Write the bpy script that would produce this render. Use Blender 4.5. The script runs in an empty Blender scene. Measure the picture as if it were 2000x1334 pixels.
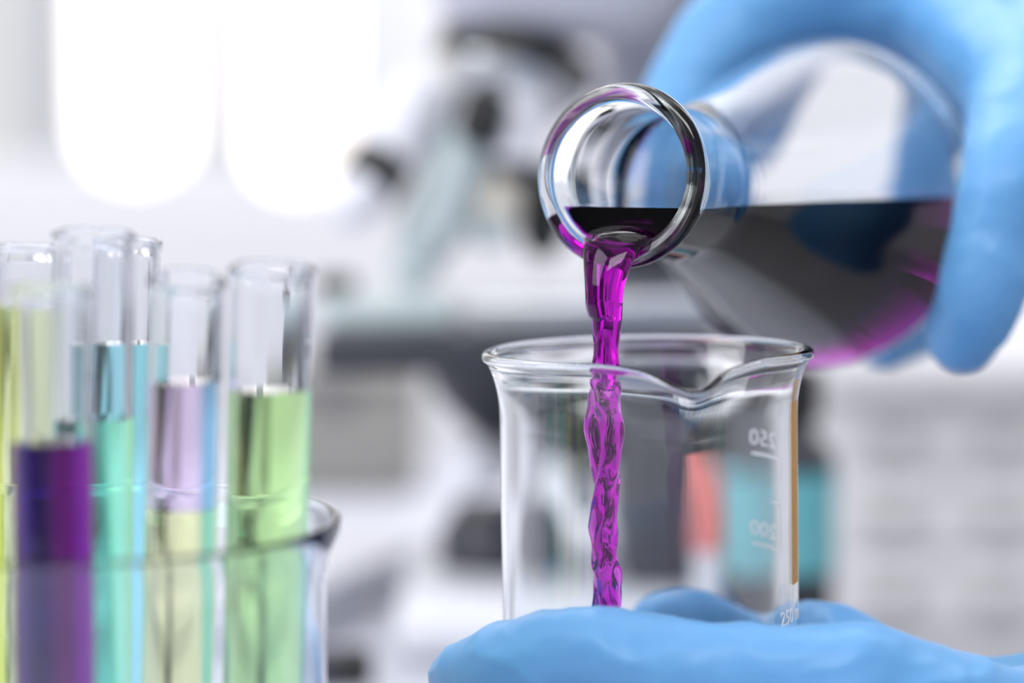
import bpy, bmesh, math, random
from mathutils import Vector, Matrix, noise
R = math.radians
PI = math.pi
sc = bpy.context.scene
C = sc.collection
random.seed(4)

# ------------------------------------------------------------------ camera, world, lights, exposure
CAM = Vector((0, 0, .22)); PITCH = R(5); FPX = 2000 * 85 / 36
cd = bpy.data.cameras.new('camera'); cam = bpy.data.objects.new('camera', cd); C.objects.link(cam)
cam.location = CAM; cam.rotation_euler = (PI / 2 - PITCH, 0, 0)
cd.lens = 85; cd.sensor_width = 36; cd.clip_start = .02; cd.clip_end = 60
cd.dof.use_dof = True; cd.dof.focus_distance = .572; cd.dof.aperture_fstop = 4.0
sc.camera = cam
FW = Vector((0, math.cos(PITCH), -math.sin(PITCH))); UP = Vector((0, math.sin(PITCH), math.cos(PITCH))); RT = Vector((1, 0, 0))
def W(px, py, d):            # the point of the room seen at a pixel of the 2000x1334 photograph, d metres in front of the lens
    return CAM + FW * d + RT * ((px - 1000) / FPX * d) + UP * ((667 - py) / FPX * d)

wd = bpy.data.worlds.new('world'); sc.world = wd; wd.use_nodes = True
bg = wd.node_tree.nodes['Background']; bg.inputs[0].default_value = (.97, .98, 1, 1); bg.inputs[1].default_value = .80
def area(name, loc, target, sx, sy, power, col=(1, 1, 1)):
    l = bpy.data.lights.new(name, 'AREA'); l.shape = 'RECTANGLE'; l.size = sx; l.size_y = sy; l.energy = power; l.color = col
    o = bpy.data.objects.new(name, l); C.objects.link(o); o.location = loc
    o.rotation_euler = (Vector(target) - Vector(loc)).to_track_quat('-Z', 'Y').to_euler()
    return o
area('left_fill_light', (-1.6, .0, 1.1), (.0, .6, .1), 1.2, 1.4, 27, (.97, .98, 1))  # unseen soft panel added inside the room to light from the left
area('overhead_fill_light', (.1, .75, 1.75), (.05, 1.0, 0), .8, 1.2, 5, (1, .98, .96))  # unseen overhead panel, added to light the microscope and table
area('front_fill_light', (-.3, -.9, 1.45), (.05, .55, .12), 1.2, .5, 18.5, (1, .99, .98))  # unseen panel behind the lens, added as fill for the gloves
area('cabinet_fill_light', (1.1, 1.1, 1.85), (.45, 2.5, -.2), 1.0, .4, 14, (1, .98, .97))  # unseen panel, added to lift the cabinet at the far right
area('back_wall_fill_light', (-.45, 1.9, 1.85), (-.45, 2.3, -.1), 1.8, .5, 28, (1, .98, .96))  # unseen panel, added to brighten the back wall and background
vs = sc.view_settings; vs.view_transform = 'Standard'; vs.look = 'None'; vs.exposure = 0; vs.gamma = 1; vs.use_curve_mapping = False
cy = sc.cycles
cy.max_bounces = 32; cy.transmission_bounces = 28; cy.glossy_bounces = 28; cy.diffuse_bounces = 3; cy.volume_bounces = 0; cy.transparent_max_bounces = 8
cy.caustics_reflective = True; cy.caustics_refractive = True; cy.blur_glossy = .3; cy.sample_clamp_indirect = 6
cy.use_denoising = True

# ------------------------------------------------------------------ materials
def lin(c): return tuple((v / 12.92 if v <= .04045 else ((v + .055) / 1.055) ** 2.4) for v in c)
def rgb(r, g, b): return lin((r / 255, g / 255, b / 255))
def pbr(name, col, rough=.5, metal=0, spec=.5, noise_amt=0, noise_scale=40, bump=0, coat=0, emit=None, sss=0):
    m = bpy.data.materials.new(name); m.use_nodes = True; nt = m.node_tree; p = nt.nodes['Principled BSDF']
    p.inputs['Base Color'].default_value = (*col, 1); p.inputs['Roughness'].default_value = rough
    p.inputs['Metallic'].default_value = metal; p.inputs['Specular IOR Level'].default_value = spec
    p.inputs['Coat Weight'].default_value = coat
    if sss: p.inputs['Subsurface Weight'].default_value = sss; p.inputs['Subsurface Radius'].default_value = (.004, .006, .01); p.inputs['Subsurface Scale'].default_value = 1
    if emit: p.inputs['Emission Color'].default_value = (*emit[0], 1); p.inputs['Emission Strength'].default_value = emit[1]
    if noise_amt or bump:
        tc = nt.nodes.new('ShaderNodeTexCoord'); n = nt.nodes.new('ShaderNodeTexNoise'); n.inputs['Scale'].default_value = noise_scale; n.inputs['Detail'].default_value = 4
        nt.links.new(tc.outputs['Object'], n.inputs['Vector'])
        if noise_amt:
            mx = nt.nodes.new('ShaderNodeMixRGB'); mx.inputs[1].default_value = (*col, 1); mx.inputs[2].default_value = (*[v * (1 - noise_amt) for v in col], 1)
            nt.links.new(n.outputs['Fac'], mx.inputs[0]); nt.links.new(mx.outputs[0], p.inputs['Base Color'])
        if bump:
            b = nt.nodes.new('ShaderNodeBump'); b.inputs['Strength'].default_value = bump; b.inputs['Distance'].default_value = .001
            nt.links.new(n.outputs['Fac'], b.inputs['Height']); nt.links.new(b.outputs[0], p.inputs['Normal'])
    return m
def glass(name, col=(1, 1, 1), ior=1.47, absorb=None, rough=0.0):
    m = bpy.data.materials.new(name); m.use_nodes = True; nt = m.node_tree; nt.nodes.clear()
    o = nt.nodes.new('ShaderNodeOutputMaterial'); g = nt.nodes.new('ShaderNodeBsdfGlass')
    g.inputs['Color'].default_value = (*col, 1); g.inputs['Roughness'].default_value = rough; g.inputs['IOR'].default_value = ior
    nt.links.new(g.outputs[0], o.inputs['Surface'])
    if absorb:
        at_ = nt.nodes.new('ShaderNodeAttribute'); at_.attribute_name = 'ior'; nt.links.new(at_.outputs['Fac'], g.inputs['IOR'])
    if absorb:                                   # absorption per metre for r, g, b
        k = max(absorb); v = nt.nodes.new('ShaderNodeVolumeAbsorption'); v.inputs['Density'].default_value = k
        v.inputs['Color'].default_value = (*[1 - a / k for a in absorb], 1)
        nt.links.new(v.outputs[0], o.inputs['Volume'])
    return m
M = {
 'glass': glass('clear_glass', (.985, .99, .99)),
 'tube_glass': glass('tube_glass', (.98, .985, .995)),
 'purple': glass('magenta_dye_water', (1, 1, 1), 1.33, (98, 850, 100)),
 'tube_purple': glass('purple_dye', (1, 1, 1), 1.33, (150, 620, 115)),
 'cyan': glass('cyan_dye', (1, 1, 1), 1.33, (80, 12, 5)),
 'mint': glass('mint_dye', (1, 1, 1), 1.33, (75, 6, 28)),
 'lilac': glass('lilac_dye', (1, 1, 1), 1.33, (14, 28, 10)),
 'straw': glass('straw_dye', (1, 1, 1), 1.33, (6, 5, 45)),
 'green': glass('green_dye', (1, 1, 1), 1.33, (32, 5, 60)),
 'lime': glass('lime_dye', (1, 1, 1), 1.33, (10, 0, 230)),
 'pale_lime': glass('pale_lime_dye', (1, 1, 1), 1.33, (8, 1, 40)),
 'pane': glass('window_pane', (1, 1, 1), 1.05),
 'glove': pbr('blue_nitrile', rgb(106, 168, 223), .42, spec=.4, noise_amt=.10, noise_scale=60, bump=.25, sss=.25),
 'sleeve': pbr('white_cotton', rgb(232, 234, 238), .9, noise_amt=.06, noise_scale=300, bump=.3),
 'print': pbr('white_enamel', rgb(245, 247, 250), .6),
 'amber': pbr('amber_enamel', rgb(196, 140, 52), .5),
 'wall': pbr('painted_wall', rgb(232, 233, 239), .8, noise_amt=.04, noise_scale=6),
 'wall_dark': pbr('grey_painted_wall', rgb(150, 152, 160), .85, noise_amt=.04, noise_scale=6),
 'ceiling': pbr('ceiling_paint', rgb(240, 240, 242), .9, noise_amt=.04, noise_scale=4),
 'floor': pbr('floor_vinyl', rgb(165, 166, 172), .5, noise_amt=.1, noise_scale=12),
 'table': pbr('white_laminate', rgb(203, 206, 218), .45, noise_amt=.03, noise_scale=30),
 'frame': pbr('grey_frame', rgb(192, 194, 200), .5),
 'lamp': pbr('lamp_glass', (.9, .88, .85), .4, emit=((1, .92, .85), 1.04)),
 'dark': pbr('dark_enamel', rgb(48, 50, 60), .4, noise_amt=.1),
 'black': pbr('black_rubber', rgb(22, 22, 26), .5, noise_amt=.1),
 'scope': pbr('grey_enamel', rgb(190, 192, 206), .4, noise_amt=.04),
 'scope_white': pbr('white_enamel_metal', rgb(226, 228, 236), .3, noise_amt=.03),
 'steel': pbr('brushed_steel', rgb(205, 208, 212), .28, metal=.9),
 'cream': pbr('cream_enamel', rgb(226, 220, 208), .35),
 'sage': pbr('pale_sage_enamel', rgb(190, 203, 206), .4),
 'case': pbr('taupe_plastic', rgb(146, 145, 142), .6, noise_amt=.06),
 'teal': pbr('teal_label', rgb(110, 190, 200), .5, noise_amt=.08),
 'pink': pbr('coral_cap', rgb(232, 130, 128), .4),
 'cab': pbr('cabinet_laminate', rgb(228, 228, 233), .5, noise_amt=.03),
 'handle': pbr('handle_metal', rgb(112, 112, 118), .4, metal=.4),
}

# ------------------------------------------------------------------ helpers
def thing(name, loc, label=None, cat=None, group=None, kind=None, rot=(0, 0, 0)):
    o = bpy.data.objects.new(name, None); C.objects.link(o); o.location = loc; o.rotation_euler = rot; o.empty_display_size = .02
    tag(o, label, cat, group, kind); return o
def tag(o, label=None, cat=None, group=None, kind=None):
    if label: o['label'] = label
    if cat: o['category'] = cat
    if group: o['group'] = group
    if kind: o['kind'] = kind
    return o
def put(name, bm, mat, parent=None, smooth=True, label=None, angle=None, local=False, out_z=None):
    """Link a bmesh given in room coordinates (or local=True: in the parent's own) as one object."""
    bmesh.ops.recalc_face_normals(bm, faces=bm.faces)
    if out_z is not None:    # an open shell: its lowest face must look down the axis
        f = min(bm.faces, key=lambda f: f.calc_center_median().dot(out_z))
        if f.normal.dot(out_z) > 0: bmesh.ops.reverse_faces(bm, faces=bm.faces)
    if not local and parent is not None:
        off = Vector(parent.location)
        if parent.parent: off = off + Vector(parent.parent.location)
        bmesh.ops.translate(bm, verts=bm.verts, vec=-off)
    me = bpy.data.meshes.new(name); bm.to_mesh(me); bm.free()
    for p in me.polygons: p.use_smooth = smooth
    if smooth and angle: me.set_sharp_from_angle(angle=R(angle))
    me.materials.append(mat)
    o = bpy.data.objects.new(name, me); C.objects.link(o)
    if parent: o.parent = parent
    if label: o['label'] = label
    return o
def lathe(bm, prof, mat=None, seg=64):
    """Revolve a profile of (r, z); r = 0 makes a pole."""
    rings = []
    for r, z in prof:
        if r < 1e-7: rings.append([bm.verts.new((0, 0, z))])
        else: rings.append([bm.verts.new((r * math.cos(2 * PI * k / seg), r * math.sin(2 * PI * k / seg), z)) for k in range(seg)])
    new = [v for g in rings for v in g]
    for a, b in zip(rings, rings[1:]):
        for k in range(seg):
            j = (k + 1) % seg
            if len(a) == 1 and len(b) == 1: continue
            if len(a) == 1: bm.faces.new((a[0], b[k], b[j]))
            elif len(b) == 1: bm.faces.new((a[k], a[j], b[0]))
            else: bm.faces.new((a[k], a[j], b[j], b[k]))
    if mat is not None: bmesh.ops.transform(bm, matrix=mat, verts=new)
    return rings
def frame_on(p, q):          # matrix whose z axis runs from p to q
    z = (Vector(q) - Vector(p)).normalized()
    return Matrix.Translation(p) @ z.to_track_quat('Z', 'Y').to_matrix().to_4x4()
def curve_prof(pts, n=6):    # Catmull-Rom through profile points
    out = []
    for i in range(len(pts) - 1):
        p0 = pts[max(i - 1, 0)]; p1 = pts[i]; p2 = pts[i + 1]; p3 = pts[min(i + 2, len(pts) - 1)]
        for k in range(n):
            t = k / n
            out.append(tuple(.5 * (2 * b + (c - a) * t + (2 * a - 5 * b + 4 * c - d) * t * t + (3 * b - a - 3 * c + d) * t ** 3) for a, b, c, d in zip(p0, p1, p2, p3)))
    out.append(tuple(pts[-1])); return out
def arc(cx, cz, r, a0, a1, n=8):
    return [(cx + r * math.cos(R(a0 + (a1 - a0) * k / n)), cz + r * math.sin(R(a0 + (a1 - a0) * k / n))) for k in range(n + 1)]
def box(bm, c, s, bev=.0, rz=0, seg=3, mat=None):
    b2 = bmesh.new(); bmesh.ops.create_cube(b2, size=1)
    bmesh.ops.scale(b2, vec=s, verts=b2.verts)
    if bev: bmesh.ops.bevel(b2, geom=b2.edges[:], offset=bev, segments=seg, profile=.5, affect='EDGES')
    m = mat if mat is not None else Matrix.Translation(c) @ Matrix.Rotation(rz, 4, 'Z')
    bmesh.ops.transform(b2, matrix=m, verts=b2.verts)
    me = bpy.data.meshes.new('t'); b2.to_mesh(me); b2.free(); bm.from_mesh(me); bpy.data.meshes.remove(me)
    return bm
def BM(): return bmesh.new()
def cyl(p, q, prof, seg=40):
    """A turned piece on the axis p>q; prof in (radius, fraction of the length), closed at both ends."""
    bm = BM(); L = (Vector(q) - Vector(p)).length
    lathe(bm, [(0, prof[0][1] * L)] + [(r, t * L) for r, t in prof] + [(0, prof[-1][1] * L)], frame_on(p, q), seg); return bm
def clip_level(bm, z):       # keep what lies under the level z, close the surface
    g = bmesh.ops.bisect_plane(bm, geom=bm.verts[:] + bm.edges[:] + bm.faces[:], dist=1e-7, plane_co=(0, 0, z), plane_no=(0, 0, 1), clear_outer=True)
    ed = [e for e in g['geom_cut'] if isinstance(e, bmesh.types.BMEdge)]
    bmesh.ops.edgenet_fill(bm, edges=ed)
    return bm

def filled_vessel(parent, outer, rim_inner, inner, Mx, seg, fills, gmat, cap=False):
    """Glass vessel holding liquids: where liquid touches the wall the two share one surface (glass to water), elsewhere the wall is closed.
    fills = [(level z, material, name)] from the lowest."""
    zdir = (Mx.to_3x3() @ Vector((0, 0, 1))).normalized()
    top = fills[-1][0]
    bm = BM(); lathe(bm, outer + rim_inner, Mx, seg)
    b2 = BM(); lathe(b2, inner, Mx, seg)
    bmesh.ops.bisect_plane(b2, geom=b2.verts[:] + b2.edges[:] + b2.faces[:], dist=1e-7, plane_co=(0, 0, top), plane_no=(0, 0, 1), clear_inner=True)
    me = bpy.data.meshes.new('t'); b2.to_mesh(me); b2.free(); bm.from_mesh(me); bpy.data.meshes.remove(me)
    bmesh.ops.remove_doubles(bm, verts=bm.verts, dist=2e-6)
    put('glass_wall', bm, gmat, parent, out_z=zdir)
    lo = None
    for z, mt, nm in fills:
        bm = BM(); lay = bm.faces.layers.float.new('ior')
        lathe(bm, inner, Mx, seg)
        for f in bm.faces: f[lay] = 1.333 / 1.47
        if cap:
            lathe(bm, [(0, inner[0][1]), inner[0]], Mx, seg)
            for f in bm.faces:
                if f[lay] == 0: f[lay] = 1.333
            bmesh.ops.remove_doubles(bm, verts=bm.verts, dist=1e-6)
        for lev, no in ((z, 1),) + (((lo, -1),) if lo is not None else ()):
            g = bmesh.ops.bisect_plane(bm, geom=bm.verts[:] + bm.edges[:] + bm.faces[:], dist=1e-7, plane_co=(0, 0, lev), plane_no=(0, 0, no), clear_outer=True)
            bmesh.ops.edgenet_fill(bm, edges=[e for e in g['geom_cut'] if isinstance(e, bmesh.types.BMEdge)])
            for f in bm.faces:
                if all(abs(v.co.z - lev) < 2e-6 for v in f.verts): f[lay] = 1.333 if (no > 0 and z == top) else 1.03
        put(nm, bm, mt, parent, angle=35); lo = z + .0001
# ------------------------------------------------------------------ the setting
def plane_box(name, lo, hi, mat, kind='structure', bev=0):
    bm = BM(); box(bm, [(a + b) / 2 for a, b in zip(lo, hi)], [b - a for a, b in zip(lo, hi)], bev)
    o = put(name, bm, mat, smooth=False); o['kind'] = kind; return o
YB = 2.6
wx = W(735, 0, YB).x; wz = W(0, 425, YB).z
plane_box('floor', (-3, -1.6, -.79), (2.2, YB + .1, -.75), M['floor'])
bm = BM()
box(bm, ((wx + 2.2) / 2, YB + .05, .6), (2.2 - wx, .1, 2.7)); box(bm, ((-3 + wx) / 2, YB + .05, (wz - .75) / 2), (wx + 3, .1, wz + .75)); box(bm, ((-3 + wx) / 2, YB + .05, 1.8), (wx + 3, .1, .3))
w = put('wall_back', bm, M['wall'], smooth=False); w['kind'] = 'structure'
plane_box('wall_right', (2.1, -1.6, -.75), (2.2, YB, 1.95), M['wall'])
plane_box('wall_left', (-3.1, -1.7, -.75), (-3, 1.5, 1.95), M['wall_dark'])
plane_box('wall_front', (-3, -1.7, -.75), (2.2, -1.6, 1.95), M['wall'])
plane_box('ceiling', (-3, -1.7, 1.95), (2.2, YB + .1, 2.0), M['ceiling'])
win = thing('window_1', (wx - 1.4, YB + .05, wz), kind='structure')
bm = BM()
box(bm, (wx - 1.4, YB + .05, wz + .03), (2.8, .08, .06), .006); box(bm, (wx - 1.4, YB + .05, 1.62), (2.8, .08, .06), .006)
box(bm, (wx - .02, YB + .05, .85), (.04, .08, 1.6), .006)
put('window_frame', bm, M['wall'], win, False)
for px, wdt in ((70, .042), (433, .05), (-400, .04)):
    bm = BM(); box(bm, (W(px, 0, YB).x, YB + .05, (wz + 1.62) / 2), (wdt, .07, 1.62 - wz), .005); put('mullion', bm, M['frame'], win, False)
xs = [wx - 2.8, W(-400, 0, YB).x, W(70, 0, YB).x, W(433, 0, YB).x, wx - .04]
for a, b in zip(xs, xs[1:]):
    bm = BM(); box(bm, ((a + b) / 2, YB + .06, (wz + 1.62) / 2), (b - a - .02, .006, 1.56 - wz)); put('pane', bm, M['pane'], win, False)

# ------------------------------------------------------------------ laboratory table
tb = thing('laboratory_table', (-.6, .95, 0), 'long white laminate laboratory table carrying all the glassware and the microscope', 'table')
bm = BM(); box(bm, (-.62, .85, -.015), (1.54, 1.5, .03), .004); put('tabletop', bm, M['table'], tb, angle=40)
for x in (-1.3, .06):
    for y in (.16, 1.5):
        bm = BM(); box(bm, (x, y, -.39), (.05, .05, .72), .004); put('leg', bm, M['frame'], tb, angle=40)

# ------------------------------------------------------------------ cabinet far at the right
cab = thing('drawer_cabinet', (W(1830, 0, 2.4).x, 2.52, -.75), 'pale grey drawer cabinet far behind on the right with dull metal handles', 'cabinet')
x0, x1 = W(1610, 0, 2.4).x, W(2260, 0, 2.4).x; zt = W(0, 740, 2.4).z
bm = BM(); box(bm, ((x0 + x1) / 2, 2.49, (zt - .75) / 2), (x1 - x0, .2, zt + .75), .004); put('carcass', bm, M['cab'], cab, angle=40)
bm = BM(); box(bm, ((x0 + x1) / 2, 2.47, zt + .012), (x1 - x0 + .02, .26, .024), .004); put('worktop', bm, M['cab'], cab, angle=40)
for px in (1755, 1967, 2170):
    for py in (870, 1030, 1190):
        p = W(px, py, 2.36)
        dr = thing('drawer', (p.x, 2.38, p.z)); dr.parent = cab; dr.location = Vector((p.x, 2.38, p.z)) - cab.location
        bm = BM(); box(bm, (0, 0, 0), (.1, .018, .074), .003); put('front', bm, M['cab'], dr, local=True, angle=40)
        bm = BM(); box(bm, (0, -.014, 0), (.032, .010, .026), .004); put('handle', bm, M['handle'], dr, local=True, angle=40)

# ------------------------------------------------------------------ hanging lamps
for i, (px, w_, py, lab) in enumerate(((268, 262, 370, 'glowing white round-bottomed tube lamp hanging at the far left before the window'),
                                       (585, 236, 392, 'glowing white round-bottomed tube lamp hanging next to the microscope'))):
    d = 1.22; s = d / FPX; r = w_ / 2 * s; b = W(px, py, d)
    l = thing('pendant_lamp', b, lab, 'lamp', 'tube lamps before the window')
    bm = BM(); lathe(bm, [(0, 0)] + [(r * math.sin(R(a)), r * (1 - math.cos(R(a)))) for a in range(10, 91, 10)] + [(r, .52), (r * .9, .53), (0, .53)])
    put('shade', bm, M['lamp'], l, local=True, angle=50)
    bm = BM(); lathe(bm, [(0, .53), (r * .5, .53), (r * .5, .56), (r * .2, .59), (0, .59)]); put('cap', bm, M['frame'], l, local=True, angle=50)
    bm = BM(); lathe(bm, [(0, .58), (.003, .58), (.003, 1.95 - b.z), (0, 1.95 - b.z)], seg=10); put('cord', bm, M['frame'], l, local=True)

# ------------------------------------------------------------------ things standing behind
def on_table(px, d): p = W(px, 0, d); return Vector((p.x, p.y, 0))
p = on_table(690, 1.48); k = .318e-3
t = thing('instrument_case', p, 'taupe plastic instrument case standing behind the microscope', 'case')
hz = W(0, 722, 1.46).z
bm = BM(); box(bm, p + Vector((-.01, 0, hz * .42)), (.10, .08, hz * .84), .006); put('body', bm, M['case'], t, angle=40)
bm = BM(); box(bm, p + Vector((-.01, 0, hz * .92)), (.104, .084, hz * .16), .006); put('lid', bm, M['case'], t, angle=40)
bm = BM(); box(bm, p + Vector((-.01, -.044, hz * .84)), (.022, .008, .016), .002); put('latch', bm, M['handle'], t, angle=40)

a_, b_ = Vector((-.092, 1.02, 0)), Vector((-.043, 1.17, 0)); dd = (b_ - a_).normalized(); nn = Vector((-dd.y, dd.x, 0))
c_ = (a_ + b_) / 2 + nn * .085
t = thing('instrument_tray', c_, 'low white tray with blue-grey shaded side lying before the taupe case', 'tray')
rz = math.atan2(dd.y, dd.x)
bm = BM(); box(bm, c_ + Vector((0, 0, .010)), (.160, .17, .018), .004, rz); put('body', bm, M['scope_white'], t, angle=40)
bm = BM(); box(bm, c_ + Vector((0, 0, .0205)), (.164, .174, .005), .002, rz); put('lid', bm, M['scope_white'], t, angle=40)

p0, p1 = W(560, 1312, .955), W(728, 1306, .96); p0.z = p1.z = .008
t = thing('marker_pen', (p0 + p1) / 2 - Vector((0, 0, .008)), 'dark marker pen lying on the table beside the white tray', 'pen')
put('barrel', cyl(p0, p1, [(.006, 0), (.0078, .02), (.0078, .6), (.007, .61)]), M['dark'], t, angle=40)
put('cap', cyl(p0, p1, [(.008, .6), (.0082, .63), (.008, .97), (.006, 1)]), M['black'], t, angle=40)

# bottle with teal label
p = on_table(1545, 1.0); hc = W(0, 718, 1.0).z; hs = W(0, 805, 1.0).z
t = thing('reagent_bottle', p, 'reagent bottle with black screw cap and teal label behind the beaker', 'bottle')
bm = BM(); lathe(bm, [(0, 0), (.018, 0)] + arc(.0185, .003, .002, -60, 0, 3) + [(.0205, .006), (.0205, hs - .022)] + arc(.0125, hs - .022, .008, 0, 70, 6) + [(.0125, hs - .010), (.0125, hs - .002), (0, hs - .002)])
put('body', bm, M['dark'], t, local=True, angle=50)
bm = BM(); lathe(bm, [(.0205, .036), (.0211, .036), (.0211, hs - .026), (.0205, hs - .026)]); put('label', bm, M['teal'], t, local=True, angle=50)
bm = BM(); n = 48; lathe(bm, [(0, hs - .004), (.0138, hs - .004), (.0146, hs - .003), (.0146, hc - .002), (.0134, hc), (0, hc)])
put('cap', bm, M['black'], t, local=True, angle=50)
# vial with coral cap
p = on_table(1408, .93); h = W(0, 925, .93).z
t = thing('sample_vial', p, 'small clear vial with a coral pink cap seen through the beaker', 'vial')
bm = BM(); lathe(bm, [(0, 0), (.0065, 0), (.0072, .001), (.0072, h - .034), (.006, h - .030), (.006, h - .026), (0, h - .026)]); put('body', bm, M['scope_white'], t, local=True, angle=50)
bm = BM(); lathe(bm, [(0, h - .032), (.0078, h - .032), (.0080, h - .031), (.0080, h - .001), (.007, h), (0, h)]); put('cap', bm, M['pink'], t, local=True, angle=50)

# ------------------------------------------------------------------ microscope
base = on_table(1180, 1.12)
ms = thing('microscope', base, 'pale grey laboratory microscope with dark stage standing behind the glassware', 'microscope')
def at(px, py, d): return W(px, py, d)
bm = BM(); xL, xR = W(775, 0, 1.03).x, W(1405, 0, 1.1).x
box(bm, ((xL + xR) / 2, 1.06, .014), (xR - xL, .165, .028), .012)
put('base', bm, M['scope_white'], ms, angle=60)
put('illuminator', cyl((W(960, 0, 1.05).x, 1.06, .026), (W(960, 0, 1.05).x, 1.06, .056), [(.024, 0), (.024, .6), (.019, .8), (.017, 1)]), M['dark'], ms, angle=40)
xa = W(1290, 0, 1.17).x
q0, q1 = W(1205, 0, 1.02).x, W(1425, 0, 1.02).x
bm = BM(); box(bm, ((q0 + q1) / 2, 1.04, .062), (q1 - q0, .07, .07), .008); put('lamp_housing', bm, M['dark'], ms, angle=60)
bm = BM(); box(bm, (xa, 1.185, .10), (.055, .06, .16), .010); put('post', bm, M['dark'], ms, angle=60)
bm = BM(); box(bm, (xa, 1.19, .25), (.06, .06, .17), .012); box(bm, (xa - .005, 1.15, .31), (.08, .10, .05), .014); put('arm', bm, M['scope'], ms, angle=60)
for sx, px in ((-1, 1), (1, 1)):
    put('focus_knob', cyl((xa + sx * .026, 1.18, .062), (xa + sx * .058, 1.18, .062), [(.010, 0), (.010, .3), (.022, .34), (.022, .75), (.012, .78), (.012, 1)]), M['black'], ms, angle=40)
# head over the nosepiece
bm = BM(); h0, h1 = W(850, 88, 1.08), W(1330, -190, 1.08)
box(bm, ((h0.x + h1.x) / 2, 1.09, (h0.z + h1.z) / 2), (h1.x - h0.x, .12, h1.z - h0.z), .026, seg=5); put('head', bm, M['scope'], ms, angle=60)
for px in (930, 1010):
    q = W(px, -200, 1.08); put('eyepiece_tube', cyl(q, q + Vector((-.03, -.04, .07)), [(.016, 0), (.016, .6), (.019, .62), (.019, 1)]), M['black'], ms, angle=40)
np_ = W(1000, 150, 1.06); ax = Vector((-.28, -.25, -1)).normalized()
put('nosepiece_ring', cyl(np_ - ax * .014, np_ + ax * .002, [(.030, 0), (.036, .15), (.036, .85), (.033, 1)]), M['black'], ms, angle=40)
put('nosepiece', cyl(np_ - ax * .002, np_ + ax * .014, [(.034, 0), (.034, .35), (.026, 1)]), M['steel'], ms, angle=40)
def objective(a, b, r, mats, cuts, name='objective'):
    o = thing(name, a); o.parent = ms; o.location = Vector(a) - ms.location
    a, b = Vector(a), Vector(b); o2 = ms.location + o.location
    def piece(nm, prof, mt):
        bmq = cyl(a, b, prof); bmesh.ops.translate(bmq, verts=bmq.verts, vec=-o2); put(nm, bmq, mt, o, local=True, angle=40)
    piece('barrel', [(r * .8, -.02), (r, .0), (r, cuts[0])], mats[0])
    piece('grip_ring', [(r * .98, cuts[0]), (r * 1.04, cuts[0] + .02), (r * 1.04, cuts[1] - .02), (r * .95, cuts[1])], mats[1])
    piece('nose', [(r * .9, cuts[1]), (r * .75, cuts[1] + (1 - cuts[1]) * .5), (r * .45, 1)], mats[2])
objective(W(835, 180, 1.05), W(672, 432, 1.02), .0138, (M['scope_white'], M['black'], M['scope_white']), (.54, .76))
objective(W(925, 255, 1.05), W(792, 560, 1.04), .0140, (M['sage'], M['sage'], M['sage']), (.5, .7))
objective(W(1022, 180, 1.04), W(1008, 350, 1.04), .0108, (M['scope_white'], M['scope_white'], M['dark']), (.6, .8))
objective(W(985, 295, 1.06), W(950, 480, 1.05), .0120, (M['cream'], M['cream'], M['sage']), (.5, .75))
objective(W(1058, 330, 1.07), W(1060, 505, 1.07), .0118, (M['black'], M['black'], M['black']), (.5, .7))
q = W(940, 235, 1.03); put('turret_hub', cyl(q - ax * .012, q + ax * .010, [(.009, 0), (.0105, .2), (.0105, .8), (.007, 1)]), M['black'], ms, angle=40)
# stage
sL, sR = W(628, 0, 1.03).x, W(1415, 0, 1.03).x; zs = W(0, 655, 1.0).z
bm = BM(); box(bm, ((sL + sR) / 2, 1.06, zs - .008), (sR - sL, .13, .016), .003); put('stage', bm, M['dark'], ms, angle=40)
bm = BM(); box(bm, ((W(905, 0, 1.03).x + sR) / 2, 1.05, zs + .0075), (sR - W(905, 0, 1.03).x - .006, .085, .015), .003); put('slide_holder', bm, M['steel'], ms, angle=40)
bm = BM(); box(bm, (W(760, 0, 1.05).x, 1.065, zs + .006), (.058, .08, .012), .003); put('slide_plate', bm, M['sage'], ms, angle=40)
q = W(655, 556, 1.05); put('stage_clip', cyl(q + Vector((-.009, 0, 0)), q + Vector((.009, 0, 0)), [(.003, 0), (.0045, .1), (.0045, .9), (.003, 1)], 16), M['black'], ms, angle=40)
q = Vector((W(990, 0, 1.05).x, 1.06, zs - .016))
put('condenser', cyl(q, q + Vector((.004, 0, -.046)), [(.036, 0), (.034, .25), (.022, .6), (.018, .65), (.018, 1)]), M['dark'], ms, angle=40)
q = W(915, 915, 1.03); put('condenser_knob', cyl(q + Vector((.012, .02, 0)), q + Vector((-.004, -.006, 0)), [(.009, 0), (.011, .2), (.011, .85), (.008, 1)]), M['scope_white'], ms, angle=40)
q = W(1120, 980, 1.02); put('light_knob', cyl(q + Vector((0, .03, 0)), q, [(.008, 0), (.008, .9), (.006, 1)]), M['steel'], ms, angle=40)

# ------------------------------------------------------------------ tall beaker with test tubes
cx = W(150, 1010, .522); HB = cx.z
tk = thing('tall_beaker', (cx.x, cx.y, 0), 'wide clear glass beaker standing at the left and holding the test tubes', 'beaker')
r = .0535
prof = [(0, .0), (r - .006, 0)] + arc(r - .006, .006, .006, -80, 0, 5) + [(r, HB - .014), (r + .001, HB - .008), (r + .0032, HB - .003)] + arc(r + .0026, HB - .0008, .0008, -40, 140, 8) + \
       [(r + .0014, HB - .0030), (r - .0006, HB - .008), (r - .0016, HB - .014), (r - .0016, .009)] + arc(r - .0066, .0075, .005, 0, -90, 5)[1:] + [(0, .0025)]
bm = BM(); lathe(bm, prof, seg=96); put('glass_wall', bm, M['tube_glass'], tk, local=True)

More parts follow.
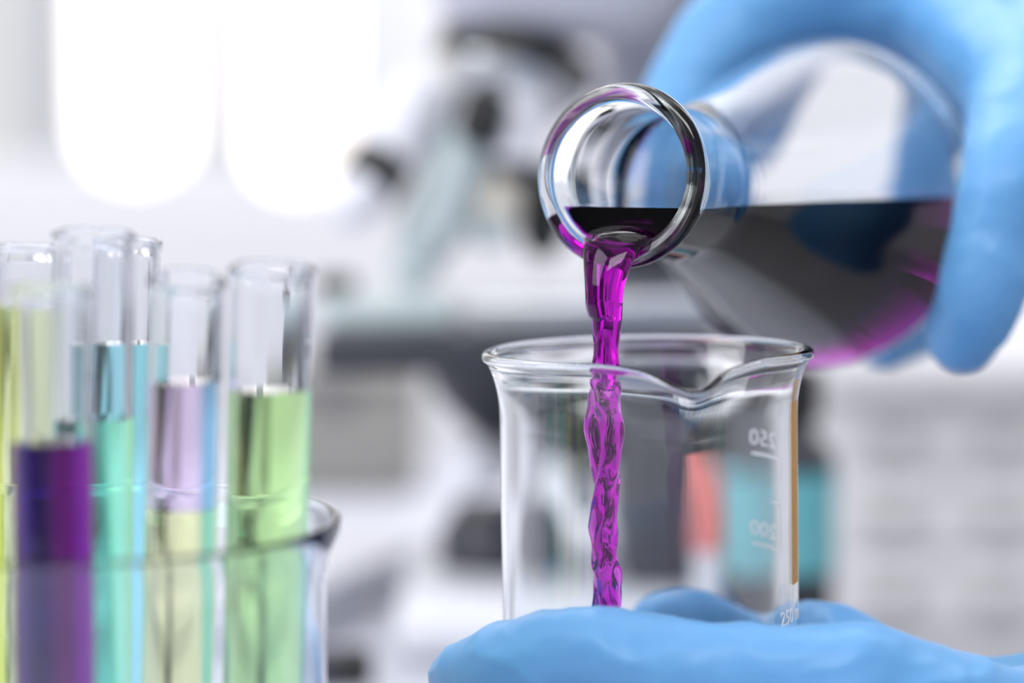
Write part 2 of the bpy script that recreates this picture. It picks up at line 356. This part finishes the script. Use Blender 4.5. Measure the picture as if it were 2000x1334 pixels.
def test_tube(px, py, d, bpx, bd, r, fills, label):
    """Rim centre at a pixel, foot on the beaker's floor; fills = [(level pixel row, material, name)] from the lowest."""
    top = W(px, py, d); foot = W(bpx, 1400, bd); foot.z = .0035 + r * .98
    L = (top - foot).length; Mx = frame_on(foot, top); loc = foot.copy(); loc.z = .0035
    t = thing('test_tube', loc, label, 'test tube', 'test tubes in the tall beaker')
    w_ = .0011
    out = [(r * math.sin(R(a)), -r * math.cos(R(a))) for a in range(0, 91, 10)]
    ri = r - w_
    inn = [(ri * math.sin(R(a)), -ri * math.cos(R(a))) for a in range(90, -1, -10)]
    rim = [(r, .002), (r, L - .006), (r, L - .0035), (r, L - .003), (r + .0004, L - .0012)] + arc(r - w_ / 2 + .0002, L - .0006, w_ / 2 + .0002, 0, 180, 6) + [(ri, L - .003), (ri, L - .006)]
    lv = [(W(px, q, d + (bd - d) * (q - py) / (1400 - py)).z, mt, nm) for q, mt, nm in fills]
    filled_vessel(t, out, rim, [(ri, L - .006), (ri, .002)] + inn, Mx, 48, lv, M['tube_glass'])
test_tube(532, 522, .505, 492, .541, .0088, [(757, M['green'], 'liquid')], 'test tube of clear green liquid, rightmost in the tall beaker')
test_tube(366, 545, .500, 322, .556, .0078, [(975, M['straw'], 'lower_liquid'), (738, M['lilac'], 'upper_liquid')], 'test tube of lilac liquid over straw-coloured liquid, beside the green one')
test_tube(248, 468, .545, 190, .565, .0076, [(668, M['cyan'], 'liquid')], 'test tube filled high with cyan blue liquid, behind the mint one')
test_tube(185, 455, .515, 165, .545, .0086, [(812, M['mint'], 'liquid')], 'test tube of mint green liquid, between the purple and the cyan ones')
test_tube(100, 560, .478, 100, .492, .0081, [(858, M['tube_purple'], 'liquid')], 'test tube of dark purple liquid near the left edge')
test_tube(52, 480, .540, 40, .555, .0074, [(600, M['pale_lime'], 'liquid')], 'test tube of very pale yellow-green liquid behind the purple one')
test_tube(-76, 480, .492, -64, .500, .0078, [(590, M['lime'], 'liquid')], 'test tube of bright lime liquid cut by the left edge')

# ------------------------------------------------------------------ the beaker being filled
bc = W(1264, 681, .586); HBk = .096; TILT = R(.95)
bk = thing('beaker', bc - Vector((-.0016, 0, HBk)), 'clear glass beaker with spout and white scale marks, held in the lower gloved hand', 'beaker', rot=(0, -TILT, 0))
ro, rw, H = .0361, .0011, HBk
outp = [(0, 0), (.012, 0), (ro - .006, 0)] + arc(ro - .006, .006, .006, -75, 0, 6) + [(ro, .02), (ro, .04), (ro, .06), (ro, H - .022)] + \
       curve_prof([(ro, H - .018), (ro + .0002, H - .012), (ro + .0012, H - .007), (ro + .0028, H - .0028)], 4)
lipc = arc(ro + .0026, H - .0014, .0015, -30, 140, 8)
inp = curve_prof([(ro + .0010, H - .0022), (ro + .0001, H - .0065), (ro - .0008, H - .012), (ro - rw, H - .018)], 4) + [(ro - rw, H - .03), (ro - rw, .06), (ro - rw, .03), (ro - rw, .010)] + arc(ro - rw - .0055, .0082, .0055, 0, -90, 6)[1:] + [(.012, .0027), (0, .0027)]
bm = BM(); lathe(bm, outp + lipc + inp, seg=160)
SPA = R(-90 + 10)
def spout(x, y, z):
    a = math.atan2(y, x); da = (a - SPA + PI) % (2 * PI) - PI
    u = max(0, 1 - abs(da) / .56); u = u * u * (3 - 2 * u); u2 = math.exp(-(da / .14) ** 2)
    h = min(1, max(0, (z - (H - .024)) / .024)); h = h ** 1.7
    rr = math.hypot(x, y); k = 1 + ((.0030 * u + .0042 * u2) * h) / max(rr, 1e-4)
    return Vector((x * k, y * k, z - (.0024 * u + .0030 * u2) * h))
for v in bm.verts:
    if v.co.z > H - .026 and math.hypot(v.co.x, v.co.y) > .02: v.co = spout(*v.co)
put('glass_wall', bm, M['glass'], bk, local=True)
# enamel print on the outside of the far wall; it reads correctly from behind
def wrap(x, z, a0, r_): # x runs along the circumference as seen from outside
    a = a0 + x / r_; return Vector((r_ * math.cos(a), r_ * math.sin(a), z))
def px_to_z(py): return H - (py - 657) / FPX * .602
def printed(name, polys, a0, z0, mat, r_=ro + .00008):
    bm = BM()
    for face in polys:
        vs_ = [bm.verts.new(wrap(x, z0 + z, a0, r_)) for x, z in face]
        bm.faces.new(vs_)
    bmesh.ops.remove_doubles(bm, verts=bm.verts, dist=1e-6)
    ex = bmesh.ops.extrude_face_region(bm, geom=bm.faces[:])
    for v in ex['geom']:
        if isinstance(v, bmesh.types.BMVert): v.co.x *= 1 + .00012 / r_; v.co.y *= 1 + .00012 / r_
    return put(name, bm, mat, bk, False, local=True)
def rect(x0, z0, x1, z1, n=6):
    return [[(x0 + (x1 - x0) * k / n, z0), (x0 + (x1 - x0) * (k + 1) / n, z0), (x0 + (x1 - x0) * (k + 1) / n, z1), (x0 + (x1 - x0) * k / n, z1)] for k in range(n)]
def text_polys(body, size, sx=1):
    cu = bpy.data.curves.new('t', 'FONT'); cu.body = body; cu.size = size; cu.align_x = 'CENTER'; cu.resolution_u = 3
    o = bpy.data.objects.new('t', cu); me = o.to_mesh(); me2 = me.copy(); o.to_mesh_clear()
    res = [[(me2.vertices[i].co.x * sx, me2.vertices[i].co.y) for i in p.vertices] for p in me2.polygons]
    bpy.data.objects.remove(o); bpy.data.curves.remove(cu); bpy.data.meshes.remove(me2); return res
A_V = R(17.5)      # where the upright scale line stands on the far wall (x = r cos a, y = r sin a, y away from the lens)
for num, py in (('250', 886), ('200', 1064)):
    z = px_to_z(py)
    printed('tick_mark', rect(0, -.00035, .0135, .00035), A_V, z, M['print'])
    printed('scale_number', text_polys(num, .0054, 1.45), A_V + .0088 / ro, z + .0022, M['print'])
printed('tick_mark', rect(0, -.0003, .0052, .0003), A_V, px_to_z(975), M['print'])
printed('scale_line', rect(-.00022, px_to_z(1075), .00022, px_to_z(884), 1), A_V, 0, M['print'])
printed('amber_stripe', rect(-.0028, px_to_z(1095), .0028, px_to_z(708), 6), R(-19), 0, M['amber'])
printed('lettering', text_polys('250 ml', .0052) , R(-24), px_to_z(1165), M['print'])
bm = BM(); rl = ro - rw + .0001
lathe(bm, [(0, .0026), (rl - .004, .0028), (rl - .001, .005), (rl, .008), (rl, .016), (0, .016)], seg=64)
lay = bm.faces.layers.float.new('ior')
for f in bm.faces: f[lay] = 1.333
put('liquid', bm, M['purple'], bk, local=True, angle=40)

# ------------------------------------------------------------------ the conical flask being poured
mouth = W(1205, 342, .580); bcen = W(1600, 398, .703)
axis = (mouth - bcen).normalized(); FL = .145; foot = mouth - axis * FL
fl = thing('conical_flask', foot, 'conical glass flask tipped over and pouring purple liquid, held in the upper gloved hand', 'flask')
FM = frame_on(foot, mouth); RB = .0475; RN = .0187; RL = .0223
fo = [(0, 0), (.02, 0), (RB - .008, 0)] + arc(RB - .0075, .0075, .0075, -80, 20, 8) + curve_prof([(RB - .0022, .016), (RB - .0085, .036), (RB - .0185, .068), (RN + .0030, .096), (RN + .0004, .107), (RN, .114), (RN, .124), (RN + .0002, .133)], 4) + \
     curve_prof([(RN + .0008, .1360), (RL - .0012, .1382)], 3)
fb = arc(RL - .0022, FL - .0030, .0024, -50, 120, 8)
ri = RN - .0017
fi = curve_prof([(RL - .0046, FL - .0012), (ri + .0005, FL - .005), (ri, .134), (ri, .124), (ri, .114), (ri + .0005, .106), (RN + .0010, .0955), (RB - .0204, .067), (RB - .0103, .035), (RB - .0040, .016)], 4) + arc(RB - .0085, .0082, .0060, 15, -90, 8) + [(.02, .0022), (0, .0022)]
lvl = mouth.z - .0078
ki = next(k for k, q in enumerate(fi) if q[1] < FL - .0035)
filled_vessel(fl, fo, fb + fi[:ki + 1], fi[ki:], FM, 128, [(lvl, M['purple'], 'liquid')], M['glass'], cap=True)

# ------------------------------------------------------------------ the falling stream
bm = BM(); n = 56
cdir = Vector((-axis.y, axis.x, 0)).normalized()          # across the mouth
fwd = Vector((axis.x, axis.y, 0)).normalized()            # out of the mouth
low = mouth - Vector((0, 0, RL - .0040))                  # inside of the lip, lowest point
rings = []
def section(c, a, b, wa, wb, tw, amp, ph):
    ring = []
    for k in range(n):
        th = 2 * PI * k / n
        f = 1 + amp * (math.sin(3 * th + ph) * .55 + math.sin(2 * th - ph * 1.7 + 1) * .6 + math.sin(5 * th + ph * 1.6) * .40)
        ca, sa = math.cos(th) * wa * f, math.sin(th) * wb * f
        ct, st = math.cos(tw), math.sin(tw)
        ring.append(bm.verts.new(c + a * (ca * ct - sa * st) + b * (ca * st + sa * ct)))
    rings.append(ring)
pathp = [(low - fwd * .016 + Vector((0, 0, .0035)), fwd, .0100, .0036), (low - fwd * .008 + Vector((0, 0, .0030)), fwd, .0095, .0034), (low - fwd * .002 + Vector((0, 0, .0028)), fwd * .97 - Vector((0, 0, .2)), .0090, .0032),
         (low + fwd * .0022 + Vector((0, 0, .0012)), fwd * .8 - Vector((0, 0, .6)), .0076, .0033), (low + fwd * .0048 - Vector((0, 0, .0025)), fwd * .4 - Vector((0, 0, .9)), .0062, .0034),
         (low + fwd * .0064 - Vector((0, 0, .0075)), fwd * .2 - Vector((0, 0, 1)), .0050, .0036)]
a0 = cdir
pathp.append((low + fwd * .0068 - Vector((0, 0, .0115)), Vector((0, 0, -1)), .0046, .0034))
for row in curve_prof([(*c, *tg.normalized(), wa, wb) for c, tg, wa, wb in pathp], 5):
    tg = Vector(row[3:6]).normalized(); b0 = tg.cross(a0).normalized(); section(Vector(row[:3]), a0, b0, row[6], row[7], 0, .03, 0)
cl = pathp[-1][0]; dl = (cl - CAM).dot(FW)
yl = 667 - (cl - CAM).dot(UP) / dl * FPX
xl = 1000 + cl.x / dl * FPX
ctr = [(yl + 3, xl, 37.5), (yl + 38, (xl + 1186) / 2, 34), (622, 1186, 31), (645, 1186, 30), (690, 1185, 28), (740, 1182, 30), (780, 1181, 36), (830, 1182, 36), (880, 1183, 32), (930, 1184, 30), (980, 1184, 27), (1030, 1182, 25), (1100, 1184, 24), (1150, 1187, 26), (1205, 1188, 29), (1300, 1188, 28), (1400, 1189, 28)]
ph = 0; zb = bk.location.z + .014; ys = yl + 3
while True:
    i = max(k for k in range(len(ctr)) if ctr[k][0] <= ys + 1e-6) if ys < ctr[-1][0] else len(ctr) - 2
    i = min(i, len(ctr) - 2); a_, b_ = ctr[i], ctr[i + 1]; t = min(1, (ys - a_[0]) / (b_[0] - a_[0])); t = t * t * (3 - 2 * t)
    x = a_[1] + (b_[1] - a_[1]) * t; w_ = a_[2] + (b_[2] - a_[2]) * t
    c = W(x, ys, dl); c.y = cl.y - .0022 * min(1, (ys - yl) / 200)
    s = w_ / FPX * dl
    g = min(1, max(0, (ys - yl) / 260)); amp = .03 + .19 * g
    ph = (ys - yl) * .020 + 1.3 * math.sin(ys * .017); tw = .9 * g * math.sin(ys * .013) + (ys - yl) * .004 * g
    jit = 1 + .05 * g * math.sin(ys * .061) + .012 * g * math.sin(ys * .147 + 1)
    section(c, cdir, Vector((0, 0, -1)).cross(cdir).normalized(), s * jit, s * (.74 + .14 * g), tw, amp, ph)
    if c.z < zb: break
    ys += 4.0
for a, b in zip(rings, rings[1:]):
    for k in range(n): bm.faces.new((a[k], a[(k + 1) % n], b[(k + 1) % n], b[k]))
bm.faces.new(rings[0]); bm.faces.new(rings[-1])
lay = bm.faces.layers.float.new('ior')
for f in bm.faces: f[lay] = 1.333
st = put('liquid_stream', bm, M['purple']); tag(st, 'twisting magenta stream of liquid falling from the flask into the beaker', 'liquid')

# ------------------------------------------------------------------ gloved hands
dg = None
def grow(name, chains, parent, voxel, mat, wrinkle, smooth=6):
    """Union of tapering limbs (chains of (point, radius)) as one continuous smooth surface."""
    bm = BM()
    for ch in chains:
        for (p, r0), (q, r1) in zip(ch, ch[1:]):
            p, q = Vector(p), Vector(q); L = (q - p).length
            if L < 1e-5: continue
            pr = [(r0 * math.sin(R(a)), -r0 * math.cos(R(a))) for a in range(0, 91, 15)] + [(r1 * math.sin(R(a)), L - r1 * math.cos(R(a))) for a in range(90, 181, 15)]
            lathe(bm, pr, frame_on(p, q), 24)
    me = bpy.data.meshes.new('tmp'); bm.to_mesh(me); bm.free()
    o = bpy.data.objects.new('tmp', me); C.objects.link(o)
    m = o.modifiers.new('r', 'REMESH'); m.mode = 'VOXEL'; m.voxel_size = voxel; m.use_smooth_shade = True
    m = o.modifiers.new('s', 'SMOOTH'); m.factor = .6; m.iterations = smooth
    bpy.context.view_layer.update()
    me2 = bpy.data.meshes.new_from_object(o.evaluated_get(bpy.context.evaluated_depsgraph_get()))
    bpy.data.objects.remove(o); bpy.data.meshes.remove(me)
    bm = BM(); bm.from_mesh(me2); bpy.data.meshes.remove(me2); bm.normal_update()
    mv = []
    for v in bm.verts:
        p = v.co; d = wrinkle(p); mv.append(v.normal * d)
    for v, d in zip(bm.verts, mv): v.co += d
    return put(name, bm, mat, parent)
def spline(pts, n=5):  # pts: (Vector, r)
    raw = [(*p, r) for p, r in pts]; return [(Vector(q[:3]), q[3]) for q in curve_prof(raw, n)]
def folds(p, f1=90, f2=260, a1=.0010, a2=.0003):
    q = Vector((p.x * .8 + p.z * .4, p.y, p.z * 1.3 - p.x * .3))
    r1 = 1 - abs(noise.noise(q * f1)); r2 = 1 - abs(noise.noise(q * f2 + Vector((7, 1, 3))))
    return a1 * (r1 * r1 - .6) + a2 * (r2 * r2 - .6)

# lower hand: fingers round the front of the beaker, thumb behind it
hb = W(1500, 1420, .56)
lh = thing('gloved_hand', (hb.x, hb.y, hb.z - .05), 'light blue gloved hand gripping the beaker from below, at the bottom', 'hand')
bx, by = bc.x + .0012, bc.y
def around(deg, rad, py, dz=0):   # point round the beaker axis; 0 deg is towards the lens, positive to the right
    return Vector((bx + rad * math.sin(R(deg)), by - rad * math.cos(R(deg)), W(0, py, .586 - rad * math.cos(R(deg))).z + dz))
ch = []
zi = [1300, 1470, 1630, 1780]; rr = [.0103, .0105, .0100, .0088]
wrist = W(2080, 1580, .56)
mcps = []
for i in range(4):
    sh = (0, 2, 0, -4)[i]
    mcp = Vector((bx + .042 - .002 * i, by - .053 + .004 * i, W(0, zi[i] + 25, .535).z)); mcps.append(mcp)
    pip = around(-24 + sh, .0482, zi[i] - 8); dip = around(-62 + sh, .0478, zi[i] + 34); tip = around(-96 + sh, .0470, zi[i] + 78)
    mid = (mcp + pip) / 2 + Vector((0, -.001, -.001))
    ch.append(spline([(mcp, rr[i] * 1.22), (mid, rr[i] * 1.02), (pip, rr[i] * 1.06), (dip, rr[i] * .92), (tip, rr[i] * .80)], 5))
for i, m in enumerate(mcps):
    w_ = wrist + Vector((0, .006 - .004 * i, .014 - .012 * i)); c = (m + w_) / 2 + Vector((0, -.005, 0))
    ch.append(spline([(m, rr[i] * 1.22), (c, .0135), (w_, .0165)], 4))
th = [(W(2010, 1530, .58), .018), (W(1800, 1410, .592), .0150), (W(1700, 1306, .602), .0122), (W(1610, 1254, .617), .0106), (W(1495, 1275, .636), .0104), (W(1365, 1232, .637), .0106), (W(1305, 1228, .638), .0102)]
ch.append(spline(th, 4))
ch.append([(W(1790, 1390, .590), .014), (mcps[0] + Vector((.022, .012, -.01)), .012)])
ch.append([(wrist, .021), (W(2500, 1700, .58), .026)])
grow('glove', ch, lh, .0011, M['glove'], lambda p: folds(p, 48, 150, .0019, .00035), 12)
# rolled wavy cuff of the glove and the coat sleeve outside the frame
def cuff(p, q, r0, r1, parent, waves=9, amp=.0018):
    bm = BM(); L = (q - p).length; seg = 90; Mx = frame_on(p, q); prof = []
    rows = []
    for t in [k / 14 for k in range(15)] + [k / 14 for k in range(14, -1, -1)]:
        pass
    for side in (0, 1):
        for k in range(15):
            t = k / 14 if side == 0 else 1 - k / 14
            row = []
            for j in range(seg):
                a = 2 * PI * j / seg
                rr_ = r0 + (r1 - r0) * t + amp * t * (math.sin(waves * a + 2 * t) + .6 * math.sin((waves * 2 + 3) * a)) - (.0006 if side else 0)
                row.append(bm.verts.new(Mx @ Vector((rr_ * math.cos(a), rr_ * math.sin(a), t * L))))
            rows.append(row)
    for a, b in zip(rows, rows[1:] + rows[:1]):
        for j in range(seg):
            bm.faces.new((a[j], a[(j + 1) % seg], b[(j + 1) % seg], b[j]))
    return put('cuff', bm, M['glove'], parent)
cuff(W(1880, 1490, .594), W(2090, 1530, .602), .026, .034, lh)
def sleeve(p, q, parent, r0=.040, r1=.052):
    bm = cyl(p, q, [(r0 * .9, -.01), (r0, 0), (r0 * 1.02, .1), (r0 * .98, .2), (r0 * 1.08, .35), (r0 * 1.03, .45), (r1, .7), (r1, 1)], 48)
    return put('sleeve', bm, M['sleeve'], parent, label='white coat sleeve')
sleeve(W(2260, 1630, .585), W(3300, 2000, .63), lh)

# upper hand: thumb down the near side of the flask's foot, index behind its neck
hb = W(2000, 100, .75)
uh = thing('gloved_hand', hb, 'light blue gloved hand wrapped round the foot of the tilted flask, at the upper right', 'hand')
ch = []
wr = W(2330, -140, .76)
thumb = [(W(2090, 20, .735), .0190), (W(2010, 170, .687), .0158), (W(1976, 330, .653), .0138), (W(1945, 470, .649), .0125), (W(1915, 580, .648), .0120), (W(1880, 655, .655), .0102)]
ch.append(spline(thumb, 5))
idx = [(W(1840, -15, .765), .0188), (W(1660, -20, .772), .0188), (W(1520, 8, .764), .0174), (W(1430, 62, .752), .0156), (W(1352, 170, .750), .0140), (W(1296, 325, .739), .0118)]
ch.append(spline(idx, 5))
for pts in ([(W(1800, 40, .795), .0165), (W(1630, 25, .805), .0125), (W(1510, 130, .790), .0118), (W(1455, 270, .775), .0110), (W(1425, 375, .762), .0095)],
            [(W(1850, 130, .785), .016), (W(1810, 340, .800), .0125), (W(1740, 450, .796), .0105), (W(1620, 490, .775), .0088)],
            [(W(1890, 240, .790), .015), (W(1875, 460, .795), .0112), (W(1830, 610, .780), .0104), (W(1725, 662, .758), .0092)]):
    ch.append(spline(pts, 4)); ch.append([pts[0], (wr + Vector((0, 0, -.012)), .02)])
ch.append([idx[0], (wr + Vector((0, 0, .006)), .021)])
ch.append([thumb[0], (wr + Vector((0, -.010, -.005)), .020)])
ch.append([idx[0], thumb[1]]); ch.append([idx[0], thumb[0]])
ch.append(spline([(W(1800, 5, .765), .0155), (W(1885, 80, .750), .0160), (W(1974, 190, .698), .0143), (W(1978, 320, .660), .0133)], 4))
ch.append([(wr, .026), (W(2900, -420, .78), .030)])
grow('glove', ch, uh, .0012, M['glove'], lambda p: folds(p, 50, 170, .0010, .00025), 12)
cuff(W(2500, -230, .765), W(2660, -300, .77), .034, .042, uh)
sleeve(W(2600, -280, .768), W(3700, -800, .82), uh)
